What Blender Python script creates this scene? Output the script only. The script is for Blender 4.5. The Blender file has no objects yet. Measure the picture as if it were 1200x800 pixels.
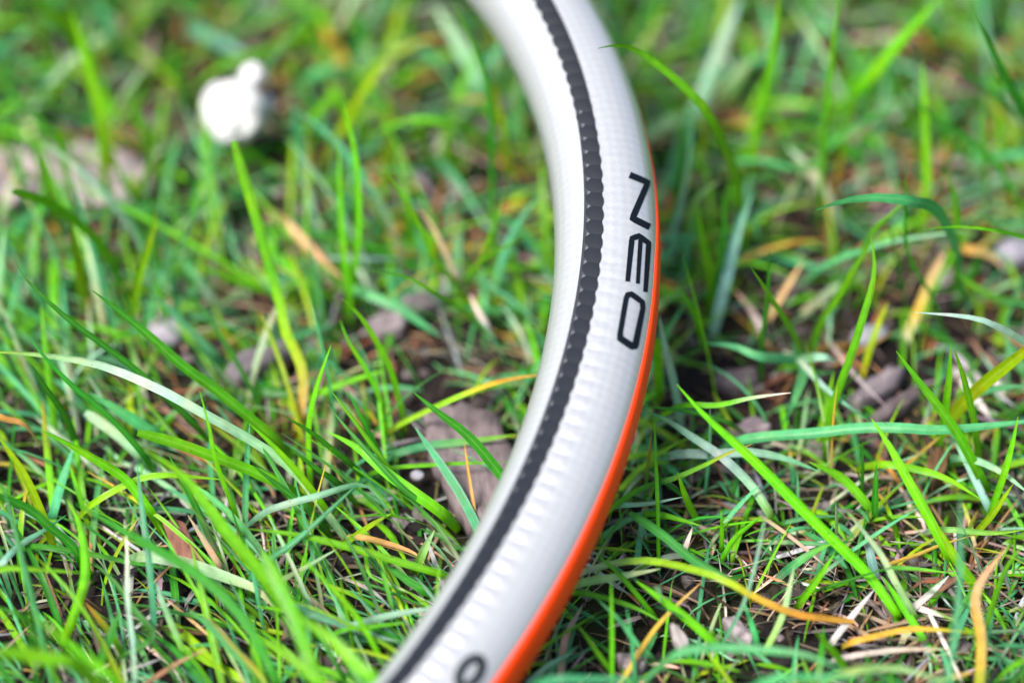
import bpy, bmesh, math, random
import numpy as np
from mathutils import Vector, Matrix
from mathutils.bvhtree import BVHTree
from mathutils import noise as mnoise

random.seed(7)
rng = np.random.default_rng(11)
sc = bpy.context.scene
COL = sc.collection
R = math.radians

# ------------------------------------------------------------------ camera
PITCH, D, HC = R(40.0), 0.72, 0.509
CAM = np.array([0.0, -0.5515, HC])
FW = np.array([0.0, math.cos(PITCH), -math.sin(PITCH)])
UP = np.array([0.0, math.sin(PITCH), math.cos(PITCH)])
RT = np.array([1.0, 0.0, 0.0])
cd = bpy.data.cameras.new('camera')
cam = bpy.data.objects.new('camera', cd)
COL.objects.link(cam)
cam.location = CAM
cam.rotation_euler = (math.pi / 2 - PITCH, 0, 0)
cd.sensor_width = 36.0
cd.lens = 108.0
cd.clip_start = 0.01
cd.clip_end = 200.0
cd.dof.use_dof = True
cd.dof.focus_distance = D
cd.dof.aperture_fstop = 4.0
sc.camera = cam

# ------------------------------------------------------------------ light
SUN_EL, SUN_AZ = R(55), R(226)          # azimuth measured from +Y towards +X
w = bpy.data.worlds.new('World')
sc.world = w
w.use_nodes = True
nt = w.node_tree
bg = nt.nodes['Background']
sky = nt.nodes.new('ShaderNodeTexSky')
sky.sky_type = 'NISHITA'
sky.sun_disc = False
sky.sun_elevation = SUN_EL
sky.sun_rotation = SUN_AZ
sky.air_density = 1.0
sky.dust_density = 3.0
nt.links.new(sky.outputs[0], bg.inputs[0])
bg.inputs[1].default_value = 0.10
sl = bpy.data.lights.new('sun', 'SUN')
sl.energy = 3.4
sl.angle = R(18)
sl.color = (1.0, 0.96, 0.9)
so = bpy.data.objects.new('sun', sl)
COL.objects.link(so)
sdir = Vector((math.sin(SUN_AZ) * math.cos(SUN_EL), math.cos(SUN_AZ) * math.cos(SUN_EL), math.sin(SUN_EL)))
so.location = sdir * 5
so.rotation_euler = sdir.to_track_quat('Z', 'Y').to_euler()
sc.view_settings.view_transform = 'Standard'
sc.view_settings.look = 'None'
sc.view_settings.exposure = 1.5
sc.view_settings.gamma = 1.0
sc.render.engine = 'CYCLES'
sc.cycles.max_bounces = 8
sc.cycles.transparent_max_bounces = 4
sc.cycles.use_denoising = True

# ------------------------------------------------------------------ helpers
def ray(px, py):
    k = 36.0 / cd.lens / 1200.0
    d = FW + (px - 600.0) * k * RT + (400.0 - py) * k * UP
    return d                                   # depth along the axis = 1

def at_z(px, py, z):                           # a point at height z seen at a pixel
    d = ray(px, py)
    t = (z - CAM[2]) / d[2]
    return CAM + d * t

def to_px(p):
    v = np.asarray(p) - CAM
    dep = v @ FW
    k = 36.0 / cd.lens / 1200.0
    return 600 + (v @ RT) / dep / k, 400 - (v @ UP) / dep / k, dep

def gz(x, y):                                  # height of the ground
    return (0.0035 * mnoise.noise(Vector((x * 16, y * 16, 1.7))) + 0.0022 * mnoise.noise(Vector((x * 55, y * 55, 5.1)))
            + 0.0010 * mnoise.noise(Vector((x * 160, y * 160, 9.3))))

def mesh_obj(name, verts, faces, mat, parent=None, cols=None, uvs=None, smooth=True, link=True):
    me = bpy.data.meshes.new(name)
    me.from_pydata([tuple(v) for v in verts], [], [tuple(f) for f in faces])
    if cols is not None:
        ca = me.color_attributes.new('Col', 'FLOAT_COLOR', 'POINT')
        a = np.ones((len(verts), 4), dtype=np.float32)
        a[:, :3] = np.asarray(cols)[:, :3]
        ca.data.foreach_set('color', a.ravel())
    if uvs is not None:
        uvl = me.uv_layers.new(name='UVMap')
        li = np.zeros(len(me.loops), dtype=np.int32)
        me.loops.foreach_get('vertex_index', li)
        uvl.data.foreach_set('uv', np.asarray(uvs, dtype=np.float32)[li].ravel())
    if smooth:
        me.polygons.foreach_set('use_smooth', [True] * len(me.polygons))
    me.materials.append(mat)
    me.update()
    o = bpy.data.objects.new(name, me)
    if link:
        COL.objects.link(o)
    if parent is not None:
        o.parent = parent
    return o

def tag(o, label=None, cat=None, group=None, kind=None):
    if label: o['label'] = label
    if cat: o['category'] = cat
    if group: o['group'] = group
    if kind: o['kind'] = kind
    return o

def empty(name, loc=(0, 0, 0)):
    o = bpy.data.objects.new(name, None)
    o.empty_display_size = 0.01
    COL.objects.link(o)
    o.location = loc
    return o

def recentre(o, p):                            # move a mesh's origin to p
    o.data.transform(Matrix.Translation(-Vector(p)))
    o.location = p

# ------------------------------------------------------------------ materials
def new_mat(name):
    m = bpy.data.materials.new(name)
    m.use_nodes = True
    t = m.node_tree
    return m, t, t.nodes['Principled BSDF'], t.nodes['Material Output']

def N(t, kind, **kw):
    n = t.nodes.new(kind)
    for k, v in kw.items():
        if k.startswith('i_'):
            n.inputs[int(k[2:]) if k[2:].isdigit() else k[2:].replace('_', ' ')].default_value = v
        else:
            setattr(n, k, v)
    return n

def mat_leaf(name, rough, transl, vein, spec=0.5):
    m, t, b, out = new_mat(name)
    L = t.links.new
    col = N(t, 'ShaderNodeVertexColor', layer_name='Col')
    uv = N(t, 'ShaderNodeUVMap')
    sep = N(t, 'ShaderNodeSeparateXYZ')
    L(uv.outputs[0], sep.inputs[0])
    mul = N(t, 'ShaderNodeMath', operation='MULTIPLY', i_1=44.0)
    L(sep.outputs[0], mul.inputs[0])
    si = N(t, 'ShaderNodeMath', operation='SINE')
    L(mul.outputs[0], si.inputs[0])
    geo = N(t, 'ShaderNodeNewGeometry')
    nz = N(t, 'ShaderNodeTexNoise', i_Scale=420.0, i_Detail=4.0)
    L(geo.outputs['Position'], nz.inputs['Vector'])
    mr = N(t, 'ShaderNodeMapRange', i_1=0.3, i_2=0.72, i_3=0.84, i_4=1.16)
    L(nz.outputs[0], mr.inputs[0])
    vr = N(t, 'ShaderNodeMapRange', i_1=-1.0, i_2=1.0, i_3=1.0 - vein, i_4=1.0 + vein)
    L(si.outputs[0], vr.inputs[0])
    mm = N(t, 'ShaderNodeMath', operation='MULTIPLY')
    L(mr.outputs[0], mm.inputs[0]); L(vr.outputs[0], mm.inputs[1])
    vm = N(t, 'ShaderNodeVectorMath', operation='SCALE')
    L(col.outputs[0], vm.inputs[0]); L(mm.outputs[0], vm.inputs['Scale'])
    nb = N(t, 'ShaderNodeTexNoise', i_Scale=95.0, i_Detail=3.0)
    L(geo.outputs['Position'], nb.inputs['Vector'])
    m3 = N(t, 'ShaderNodeMapRange', i_1=0.5, i_2=0.72, i_3=0.0, i_4=0.55)
    L(nb.outputs[0], m3.inputs[0])
    yl = N(t, 'ShaderNodeMixRGB', blend_type='MULTIPLY')
    yl.inputs[2].default_value = (1.9, 1.02, 0.9, 1)
    L(m3.outputs[0], yl.inputs[0]); L(vm.outputs[0], yl.inputs[1])
    ns = N(t, 'ShaderNodeTexNoise', i_Scale=1100.0, i_Detail=2.0)
    L(geo.outputs['Position'], ns.inputs['Vector'])
    m4 = N(t, 'ShaderNodeMapRange', i_1=0.69, i_2=0.73, i_3=0.0, i_4=0.8)
    L(ns.outputs[0], m4.inputs[0])
    sp = N(t, 'ShaderNodeMixRGB')
    sp.inputs[2].default_value = (0.09, 0.06, 0.025, 1)
    L(m4.outputs[0], sp.inputs[0]); L(yl.outputs[0], sp.inputs[1])
    ab = N(t, 'ShaderNodeMath', operation='ABSOLUTE')
    L(sep.outputs[0], ab.inputs[0])
    m5 = N(t, 'ShaderNodeMapRange', i_1=0.02, i_2=0.09, i_3=0.13, i_4=0.0)
    L(ab.outputs[0], m5.inputs[0])
    rib = N(t, 'ShaderNodeMixRGB')                # paler midrib
    rib.inputs[2].default_value = (0.30, 0.42, 0.16, 1)
    L(m5.outputs[0], rib.inputs[0]); L(sp.outputs[0], rib.inputs[1])
    vm = rib
    L(vm.outputs[0], b.inputs['Base Color'])
    b.inputs['Roughness'].default_value = rough
    b.inputs['Specular IOR Level'].default_value = spec
    bp = N(t, 'ShaderNodeBump', i_Strength=0.35, i_Distance=0.0003)
    L(si.outputs[0], bp.inputs['Height'])
    L(bp.outputs[0], b.inputs['Normal'])
    tr = N(t, 'ShaderNodeBsdfTranslucent')
    hs = N(t, 'ShaderNodeHueSaturation', i_Hue=0.488, i_Saturation=1.15, i_Value=1.5)
    L(vm.outputs[0], hs.inputs['Color']); L(hs.outputs[0], tr.inputs['Color'])
    mx = N(t, 'ShaderNodeMixShader', i_0=transl)
    L(b.outputs[0], mx.inputs[1]); L(tr.outputs[0], mx.inputs[2])
    L(mx.outputs[0], out.inputs[0])
    return m

M_GRASS = mat_leaf('grass_leaf', 0.33, 0.26, 0.18, 0.26)
M_STRAW = mat_leaf('dry_straw', 0.6, 0.18, 0.22, 0.3)

def mat_soil():
    m, t, b, out = new_mat('soil')
    L = t.links.new
    geo = N(t, 'ShaderNodeNewGeometry')
    n1 = N(t, 'ShaderNodeTexNoise', i_Scale=90.0, i_Detail=8.0, i_Roughness=0.7)
    L(geo.outputs['Position'], n1.inputs['Vector'])
    cr = N(t, 'ShaderNodeValToRGB')
    e = cr.color_ramp.elements
    e[0].position = 0.33; e[0].color = (0.005, 0.004, 0.004, 1)
    e[1].position = 0.72; e[1].color = (0.022, 0.017, 0.016, 1)
    x = cr.color_ramp.elements.new(0.52); x.color = (0.011, 0.008, 0.008, 1)
    L(n1.outputs[0], cr.inputs[0])
    n2 = N(t, 'ShaderNodeTexNoise', i_Scale=14.0, i_Detail=3.0)
    L(geo.outputs['Position'], n2.inputs['Vector'])
    mr = N(t, 'ShaderNodeMapRange', i_1=0.5, i_2=0.72, i_3=0.0, i_4=0.55)
    L(n2.outputs[0], mr.inputs[0])
    mx = N(t, 'ShaderNodeMixRGB')
    mx.inputs[2].default_value = (0.045, 0.055, 0.014, 1)
    L(mr.outputs[0], mx.inputs[0]); L(cr.outputs[0], mx.inputs[1])
    L(mx.outputs[0], b.inputs['Base Color'])
    b.inputs['Roughness'].default_value = 0.95
    b.inputs['Specular IOR Level'].default_value = 0.12
    bp = N(t, 'ShaderNodeBump', i_Strength=0.8, i_Distance=0.002)
    n3 = N(t, 'ShaderNodeTexNoise', i_Scale=500.0, i_Detail=6.0)
    L(geo.outputs['Position'], n3.inputs['Vector']); L(n3.outputs[0], bp.inputs['Height'])
    L(bp.outputs[0], b.inputs['Normal'])
    return m
M_SOIL = mat_soil()

def mat_attr(name, rough, scale, bump, spec=0.3, lo=0.6, hi=1.35, stretch=None):
    m, t, b, out = new_mat(name)
    L = t.links.new
    col = N(t, 'ShaderNodeVertexColor', layer_name='Col')
    tc = N(t, 'ShaderNodeTexCoord')
    mp = N(t, 'ShaderNodeMapping')
    if stretch: mp.inputs['Scale'].default_value = stretch
    L(tc.outputs['Object'], mp.inputs[0])
    nz = N(t, 'ShaderNodeTexNoise', i_Scale=scale, i_Detail=6.0, i_Roughness=0.65)
    L(mp.outputs[0], nz.inputs['Vector'])
    mr = N(t, 'ShaderNodeMapRange', i_1=0.3, i_2=0.7, i_3=lo, i_4=hi)
    L(nz.outputs[0], mr.inputs[0])
    vm = N(t, 'ShaderNodeVectorMath', operation='SCALE')
    L(col.outputs[0], vm.inputs[0]); L(mr.outputs[0], vm.inputs['Scale'])
    L(vm.outputs[0], b.inputs['Base Color'])
    b.inputs['Roughness'].default_value = rough
    b.inputs['Specular IOR Level'].default_value = spec
    bp = N(t, 'ShaderNodeBump', i_Strength=bump, i_Distance=0.0012)
    L(nz.outputs[0], bp.inputs['Height']); L(bp.outputs[0], b.inputs['Normal'])
    return m
M_CHIP = mat_attr('bark', 0.8, 300.0, 0.9, spec=0.15, stretch=(1, 0.35, 1))
M_STONE = mat_attr('stone', 0.6, 260.0, 0.4, lo=0.8, hi=1.2)
M_WHITE = mat_attr('white_petal', 0.55, 160.0, 0.5, lo=0.93, hi=1.07)

def mat_plain(name, col, rough, coat=0.0, metal=0.0, weave=False, spec=0.5):
    m, t, b, out = new_mat(name)
    L = t.links.new
    b.inputs['Metallic'].default_value = metal
    b.inputs['Roughness'].default_value = rough
    b.inputs['Coat Weight'].default_value = coat
    b.inputs['Coat Roughness'].default_value = 0.2
    b.inputs['Specular IOR Level'].default_value = spec
    tc = N(t, 'ShaderNodeTexCoord')
    nz = N(t, 'ShaderNodeTexNoise', i_Scale=900.0, i_Detail=3.0)
    L(tc.outputs['Object'], nz.inputs['Vector'])
    mr = N(t, 'ShaderNodeMapRange', i_1=0.3, i_2=0.7, i_3=0.96, i_4=1.04)
    L(nz.outputs[0], mr.inputs[0])
    src = mr.outputs[0]
    if weave:                                  # faint two-way weave under the paint
        uv = N(t, 'ShaderNodeUVMap')
        ch = N(t, 'ShaderNodeTexChecker', i_Scale=1.0)
        mp = N(t, 'ShaderNodeMapping')
        mp.inputs['Rotation'].default_value = (0, 0, R(45))
        mp.inputs['Scale'].default_value = (620, 620, 1)
        L(uv.outputs[0], mp.inputs[0]); L(mp.outputs[0], ch.inputs['Vector'])
        m2 = N(t, 'ShaderNodeMapRange', i_1=0.0, i_2=1.0, i_3=0.95, i_4=1.02)
        L(ch.outputs['Fac'], m2.inputs[0])
        mm = N(t, 'ShaderNodeMath', operation='MULTIPLY')
        L(src, mm.inputs[0]); L(m2.outputs[0], mm.inputs[1])
        src = mm.outputs[0]
    vm = N(t, 'ShaderNodeVectorMath', operation='SCALE')
    vm.inputs[0].default_value = col
    L(src, vm.inputs['Scale'])
    L(vm.outputs[0], b.inputs['Base Color'])
    return m
M_SILVER = mat_plain('silver_paint', (0.255, 0.263, 0.276), 0.36, coat=0.8, metal=0.08, weave=True)
M_ORANGE = mat_plain('orange_paint', (0.80, 0.045, 0.001), 0.45, coat=0.0, spec=0.2)
M_CARBON = mat_plain('carbon_gap', (0.026, 0.027, 0.033), 0.55, coat=0.0, spec=0.2)
M_SCALE = mat_plain('carbon_braid', (0.007, 0.0082, 0.0125), 0.5, coat=0.0, spec=0.25)
M_BLACK = mat_plain('black_print', (0.004, 0.006, 0.010), 0.55, spec=0.06)

# ------------------------------------------------------------------ ground
def build_ground():
    def axis(lo, hi, n):
        core = np.linspace(lo, hi, n)
        far = np.array([0.03, 0.1, 0.3, 1, 3, 10, 40])
        return np.concatenate([lo - far[::-1], core, hi + far])
    xs, ys = axis(-0.26, 0.26, 260), axis(-0.22, 0.36, 290)
    V = [(x, y, gz(x, y) if abs(x) < 2 and abs(y) < 2 else 0.0) for y in ys for x in xs]
    nx = len(xs)
    F = [(j * nx + i, j * nx + i + 1, (j + 1) * nx + i + 1, (j + 1) * nx + i) for j in range(len(ys) - 1) for i in range(nx - 1)]
    o = mesh_obj('ground', V, F, M_SOIL)
    o['kind'] = 'structure'
build_ground()

# ------------------------------------------------------------------ the hoop
A_TILT = R(35)
PN = math.cos(A_TILT) * (-FW) + math.sin(A_TILT) * UP      # hoop plane normal
PE2 = math.cos(A_TILT) * UP + math.sin(A_TILT) * FW        # up in the plane
PE1 = RT
P0 = CAM + ray(707, 310) * (D + 0.009)

def on_plane(px, py):
    d = ray(px, py)
    t = ((P0 - CAM) @ PN) / (d @ PN)
    q = CAM + d * t - P0
    return q @ PE1, q @ PE2

EDGE = [  # row, left, stripe left, stripe right, orange inner, right silhouette
    (0, 544, 627, 646, None, 699), (50, 572, 654, 672, None, 722), (100, 611, 668, 688, None, 740),
    (150, 629, 677, 697, None, 756), (200, 639, 682, 703, 764, 767), (240, 641, 684, 705, 765, 771), (300, 644, 682, 704, 766, 774),
    (360, 641, 672, 695, 763, 771), (400, 635, 661, 685, 756, 767), (450, 624, 649, 672, 745, 760), (500, 607, 632, 655, 730, 746),
    (550, 588, 611, 636, 715, 732), (600, 566, 588, 610, 695, 719), (640, 541, 566, 589, 675, 698), (690, 508, 529, 552, 645, 676),
    (740, 476, 495, 518, 618, 650), (790, 442, 462, 484, 586, 618)]
mid = np.array([on_plane((e[1] + e[5]) / 2 + 1.5, e[0]) for e in EDGE])
Am = np.c_[2 * mid, np.ones(len(mid))]
sol = np.linalg.lstsq(Am, (mid ** 2).sum(1), rcond=None)[0]
cx, cy = sol[0], sol[1]
RC = math.sqrt(sol[2] + cx * cx + cy * cy)
phi_m = np.arctan2(mid[:, 1] - cy, mid[:, 0] - cx)
dev = np.hypot(mid[:, 0] - cx, mid[:, 1] - cy) - RC
pf = np.polyfit(phi_m, dev, 4)
PH0, PH1 = phi_m.min() - 0.06, phi_m.max() + 0.06
print('hoop radius', RC, 'arc', PH0, PH1, 'dev', np.abs(dev).max())
TUBE = 0.0127

def hoop_r(ph):
    if ph > (PH0 + PH1) / 2 + math.pi: ph -= 2 * math.pi
    pc = min(max(ph, PH0), PH1)
    return RC + np.polyval(pf, pc) * math.exp(-((ph - pc) / 0.3) ** 2)

def hoop_c(ph):
    r = hoop_r(ph)
    return P0 + (cx + r * math.cos(ph)) * PE1 + (cy + r * math.sin(ph)) * PE2

def rad_dir(ph):
    e = 1e-3
    tg = hoop_c(ph + e) - hoop_c(ph - e)
    tg /= np.linalg.norm(tg)
    rd = np.cross(tg, PN)
    return rd / np.linalg.norm(rd), tg

def surf(ph, th, lift=0.0):
    rd, tg = rad_dir(ph)
    # slightly squared tube
    c, s = math.cos(th), math.sin(th)
    k = 1.0 / (abs(c) ** 2.25 + abs(s) ** 2.25) ** (1 / 2.25)
    nrm = c * rd + s * PN
    return hoop_c(ph) + (TUBE * k * 0.985 + lift) * nrm, nrm

VIS0, VIS1 = PH0 - 0.15, PH1 + 0.15
fine = np.arange(VIS0, VIS1, 0.0016)
rest = np.arange(VIS1 + 0.004, VIS0 + 2 * math.pi - 0.004, 0.02)
PHS = np.concatenate([fine, rest])
NT = 96
ths = np.linspace(0, 2 * math.pi, NT, endpoint=False)

def ring_mesh(disp=None):
    V, UV = [], []
    for ph in PHS:
        rd, tg = rad_dir(ph)
        c0 = hoop_c(ph)
        for th in ths:
            c, s = math.cos(th), math.sin(th)
            k = 1.0 / (abs(c) ** 2.25 + abs(s) ** 2.25) ** (1 / 2.25)
            rr = TUBE * k * 0.985 + (disp(ph, th) if disp else 0.0)
            V.append(c0 + rr * (c * rd + s * PN))
            UV.append((ph * RC, th * TUBE))
    n = len(PHS)
    F = [(i * NT + j, i * NT + (j + 1) % NT, ((i + 1) % n) * NT + (j + 1) % NT, ((i + 1) % n) * NT + j) for i in range(n) for j in range(NT)]
    return V, F, UV

V0, F0, UV0 = ring_mesh()
BV = BVHTree.FromPolygons([tuple(v) for v in V0], F0)

def hit(px, py):
    h = BV.ray_cast(Vector(CAM), Vector(ray(px, py)).normalized())
    return None if h[0] is None else np.array(h[0])

def to_pt(p):                                  # surface point -> (phi, theta)
    q = p - P0
    ph = math.atan2(q @ PE2 - cy, q @ PE1 - cx)
    for _ in range(4):
        rd, tg = rad_dir(ph)
        ph += ((p - hoop_c(ph)) @ tg) / hoop_r(ph)
    rd, tg = rad_dir(ph)
    v = p - hoop_c(ph)
    return ph, math.atan2(v @ PN, v @ rd)

def edge_curve(idx, deg):
    a = []
    for e in EDGE:
        if e[idx] is None: continue
        h = hit(e[idx], e[0])
        if h is not None: a.append(to_pt(h))
    a = np.array(a)
    co = np.polyfit(a[:, 0], a[:, 1], deg)
    lo, hi = a[:, 0].min() - 0.05, a[:, 0].max() + 0.05
    print('edge', idx, 'phi', a[:, 0].round(2), 'theta', np.degrees(a[:, 1]).round(0))
    vlo, vhi = float(np.polyval(co, lo)), float(np.polyval(co, hi))
    def f(ph):
        if lo <= ph <= hi: return float(np.polyval(co, ph))
        if ph < lo: ph += 2 * math.pi
        t = min(max((ph - hi) / (2 * math.pi - hi + lo), 0.0), 1.0)
        t = t * t * (3 - 2 * t)
        return vhi * (1 - t) + vlo * t
    return f
S1, S2, O1 = edge_curve(2, 2), edge_curve(3, 2), edge_curve(4, 1)

PER = 0.00415 / RC                             # braid period in phi
def bump(ph, th):
    u = (S2(ph) - th) * TUBE                   # distance outward from the stripe
    if u < 0.0002 or u > 0.012: return 0.0
    win = math.exp(-((u - 0.0026) / 0.0026) ** 2) * min(1.0, (u - 0.0002) / 0.0012)
    fade = 1.0 / (1.0 + math.exp((ph + 0.12) / 0.10))   # stronger towards the near end
    f = (ph / PER) % 1.0
    return 0.00047 * win * (0.10 + fade) * (abs(math.sin(math.pi * f)) - 0.5) * (1 + 0.45 * mnoise.noise(Vector((math.floor(ph / PER) * 1.37, 4.2, 0.0))))

hoop = empty('tubular_hoop', hoop_c(PH0 - 0.7))
HL = Vector(hoop.location)
tag(hoop, 'silver white curved tubular hoop with dark braided stripe, orange outer edge and black lettering', 'hoop')

def hpart(name, V, F, mat, uvs=None, smooth=True):
    V = [np.asarray(v) - np.array(HL) for v in V]
    return mesh_obj(name, V, F, mat, parent=hoop, uvs=uvs, smooth=smooth)

V1, F1, UV1 = ring_mesh(bump)
hpart('frame_tube', V1, F1, M_SILVER, UV1)

def strip(name, fa, fb, mat, lift, n=7, phs=None):
    phs = PHS if phs is None else phs
    closed = phs is PHS
    V, F, UV = [], [], []
    for ph in phs:
        a, b = fa(ph), fb(ph)
        for j in range(n):
            f = 0.0 if j == 0 else 1.0 if j == n - 1 else 0.015 + 0.97 * (j - 1) / (n - 3)
            th = a + (b - a) * f
            V.append(surf(ph, th, lift - (0.0003 if j in (0, n - 1) else 0))[0])
            UV.append((ph * RC, th * TUBE))
    m = len(phs)
    for i in range(m if closed else m - 1):
        for j in range(n - 1):
            F.append((i * n + j, i * n + j + 1, ((i + 1) % m) * n + j + 1, ((i + 1) % m) * n + j))
    return hpart(name, V, F, mat, UV)

PHS_S = np.concatenate([np.arange(VIS0, VIS1, 0.004), rest])
_keep = PHS
PHS = PHS_S
WAVE = 0.0007
def topw(p): return min(max((p - 0.05) / 0.25, 0.0), 1.0) * min(max((VIS0 + 2 * math.pi - p) / 2.0, 0.0), 1.0)   # the stripe's edge runs straight towards the far end
strip('braid_stripe', lambda p: S1(p) + 0.0, lambda p: S2(p) + (-0.00005 - 0.00012 * topw(p)) / TUBE, M_CARBON, 0.00012)
PH_N = to_pt(hit(760, 215))[0]
def ofade(p): return min(max(p - PH_N + 0.10, 0.0) * 1.5, 0.5) * min(max((VIS0 + 2 * math.pi - p) / 2.0, 0.0), 1.0)
strip('orange_edge', lambda p: O1(p) - ofade(p), lambda p: O1(p) - R(75), M_ORANGE, 0.00022, n=13)
PHS = _keep

# braid scales: one lens-shaped pad, copied along the stripe
def scale_mesh(L, W):
    V, F = [], []
    NR, NA = 3, 18
    for r in range(NR + 1):
        q = 1.0 - r / NR
        for a in range(NA):
            t = 2 * math.pi * a / NA
            V.append((q * L / 2 * math.cos(t), q * W / 2 * math.sin(t), 0.00016 * (1 - q ** 2.2) - 0.00008))
    for r in range(NR):
        for a in range(NA):
            F.append((r * NA + a, r * NA + (a + 1) % NA, (r + 1) * NA + (a + 1) % NA, (r + 1) * NA + a))
    me = bpy.data.meshes.new('braid_scale')
    me.from_pydata(V, [], F)
    me.polygons.foreach_set('use_smooth', [True] * len(F))
    me.materials.append(M_SCALE)
    return me
SM = scale_mesh(0.0064, 0.0041)
k0, k1 = int(math.ceil(VIS0 / PER)), int(VIS1 / PER)
for k in range(k0, k1 + 1):
    ph = (k + 0.5) * PER
    wst = (S1(ph) - S2(ph)) * TUBE
    # outer ends of the scales scallop the stripe's edge
    th = S2(ph) + (0.0041 / 2 - 0.0002 + 0.00045 * topw(ph)) / TUBE
    p, nrm = surf(ph, th, 0.00018)
    rd, tg = rad_dir(ph)
    across = np.cross(nrm, tg)
    o = bpy.data.objects.new('braid_scale', SM)
    COL.objects.link(o)
    o.parent = hoop
    ca, sa = math.cos(0.28), math.sin(0.28)
    xa, ya = ca * tg + sa * across, -sa * tg + ca * across
    m = Matrix(((xa[0], ya[0], nrm[0], p[0] - HL[0]), (xa[1], ya[1], nrm[1], p[1] - HL[1]), (xa[2], ya[2], nrm[2], p[2] - HL[2]), (0, 0, 0, 1)))
    o.matrix_local = m

gv, gf = [], []
for k in range(k0, k1 + 1):                    # weave between the scales, its glints painted as paler slivers
    ph = k * PER + 0.5 * PER + 0.5 * PER
    if topw(ph) > 0.55 or ph < -0.40: continue
    t0 = S1(ph) - 0.0009 / TUBE
    b = len(gv)
    for dp, dt in ((-0.09, 0.0), (0.12, 0.0002), (0.02, 0.0009)):
        gv.append(surf(ph + dp * PER * 1.5, t0 - dt / TUBE, 0.00026)[0])
    gf.append((b, b + 1, b + 2))
hpart('weave_glint', gv, gf, mat_plain('weave_glint_grey', (0.075, 0.078, 0.088), 0.45, spec=0.3), smooth=False)

# lettering: stroke outlines set on the tube's surface
def z2(x, y): return (590 + 0.3 * x, 180 + 0.3 * y)
def stroke(name, paths, lift=0.00012):
    V, F = [], []
    for li, (pts, wd, closed) in enumerate(paths):
        P = [np.array(p, float) for p in pts]
        if closed: P = P + [P[0]]
        dense, wid = [], []
        for i in range(len(P) - 1):
            k = max(2, int(np.linalg.norm(P[i + 1] - P[i]) / 3))
            for j in range(k):
                f = j / k
                dense.append(P[i] * (1 - f) + P[i + 1] * f)
                wid.append(wd[i % len(wd)] * (1 - f) + wd[(i + 1) % len(wd)] * f)
        if not closed:
            dense.append(P[-1]); wid.append(wd[(len(P) - 1) % len(wd)])
        n = len(dense)
        rows = []
        for i in range(n):
            if closed: a, b = dense[(i - 1) % n], dense[(i + 1) % n]
            else: a, b = dense[max(i - 1, 0)], dense[min(i + 1, n - 1)]
            t = (b - a) / (np.linalg.norm(b - a) + 1e-9)
            nn = np.array([-t[1], t[0]])
            row = []
            ok = True
            for s in (-0.5, -0.17, 0.17, 0.5):
                q = dense[i] + nn * s * wid[i]
                h = hit(q[0], q[1])
                if h is None:
                    ok = False; break
                ph, th = to_pt(h)
                pp, _ = surf(ph, th, lift + 0.00002 * li + (max(bump(ph, th), 0)))
                row.append(pp)
            if ok:
                rows.append(list(range(len(V), len(V) + 4))); V.extend(row)
            else:
                rows.append(None)
        for i in range(n if closed else n - 1):
            r0, r1 = rows[i], rows[(i + 1) % n]
            if r0 and r1:
                for j in range(3): F.append((r0[j], r0[j + 1], r1[j + 1], r1[j]))
    return hpart(name, V, F, M_BLACK)
stroke('letter_n', [([z2(492, 84), z2(563, 113), z2(503, 254), z2(570, 287)], [7.6, 7.0, 7.6, 7.8], False)])
stroke('letter_e', [([z2(484, 500), z2(501, 332), z2(528, 322), z2(566, 350), z2(553, 540)], [5.6, 6.6, 6.6, 6.2, 5.2], False),
                    ([z2(534, 336), z2(523, 508)], [5.2, 4.6], False)])
stroke('letter_o', [([z2(484, 552), z2(500, 550), z2(541, 580), z2(543, 604), z2(513, 752), z2(500, 752), z2(455, 722), z2(455, 700), z2(478, 568)], [7, 7, 6.2, 6, 8, 8.4, 8.4, 6.6, 6.2], True)])
o_pts = []
for i in range(20):
    a = 2 * math.pi * i / 20
    ax, ay = 19 * math.cos(a), 10.5 * math.sin(a)
    dx, dy = 0.58, -0.815
    o_pts.append((551 + ax * dx - ay * dy, 787 + ax * dy + ay * dx))
stroke('letter_o', [(o_pts, [10.5], True)])

# ------------------------------------------------------------------ blades
C = {  # base colours, linear; blue-green and pale ones have sky sheen painted in
    'g': (0.086, 0.315, 0.003), 'd': (0.018, 0.150, 0.008), 'y': (0.165, 0.310, 0.003), 't': (0.050, 0.250, 0.095),
    'p': (0.21, 0.36, 0.20), 'b': (0.19, 0.33, 0.27), 'o': (0.40, 0.24, 0.03), 's': (0.34, 0.225, 0.12), 'w': (0.56, 0.50, 0.43), 'l': (0.30, 0.24, 0.24), 'r': (0.28, 0.12, 0.06)}

def catmull(P, n):
    P = np.asarray(P, float)
    if len(P) == 2:
        P = np.array([P[0], (P[0] + P[1]) / 2, P[1]])
    Q = np.vstack([2 * P[0] - P[1], P, 2 * P[-1] - P[-2]])
    seg = np.linalg.norm(np.diff(P, axis=0), axis=1)
    cum = np.concatenate([[0], np.cumsum(seg)]) / seg.sum()
    out = []
    for t in np.linspace(0, 1, n):
        i = min(np.searchsorted(cum, t, side='right') - 1, len(P) - 2)
        u = (t - cum[i]) / (cum[i + 1] - cum[i])
        p0, p1, p2, p3 = Q[i], Q[i + 1], Q[i + 2], Q[i + 3]
        out.append(0.5 * (2 * p1 + (p2 - p0) * u + (2 * p0 - 5 * p1 + 4 * p2 - p3) * u * u + (3 * p1 - p0 - 3 * p2 + p3) * u ** 3))
    return np.array(out)

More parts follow.
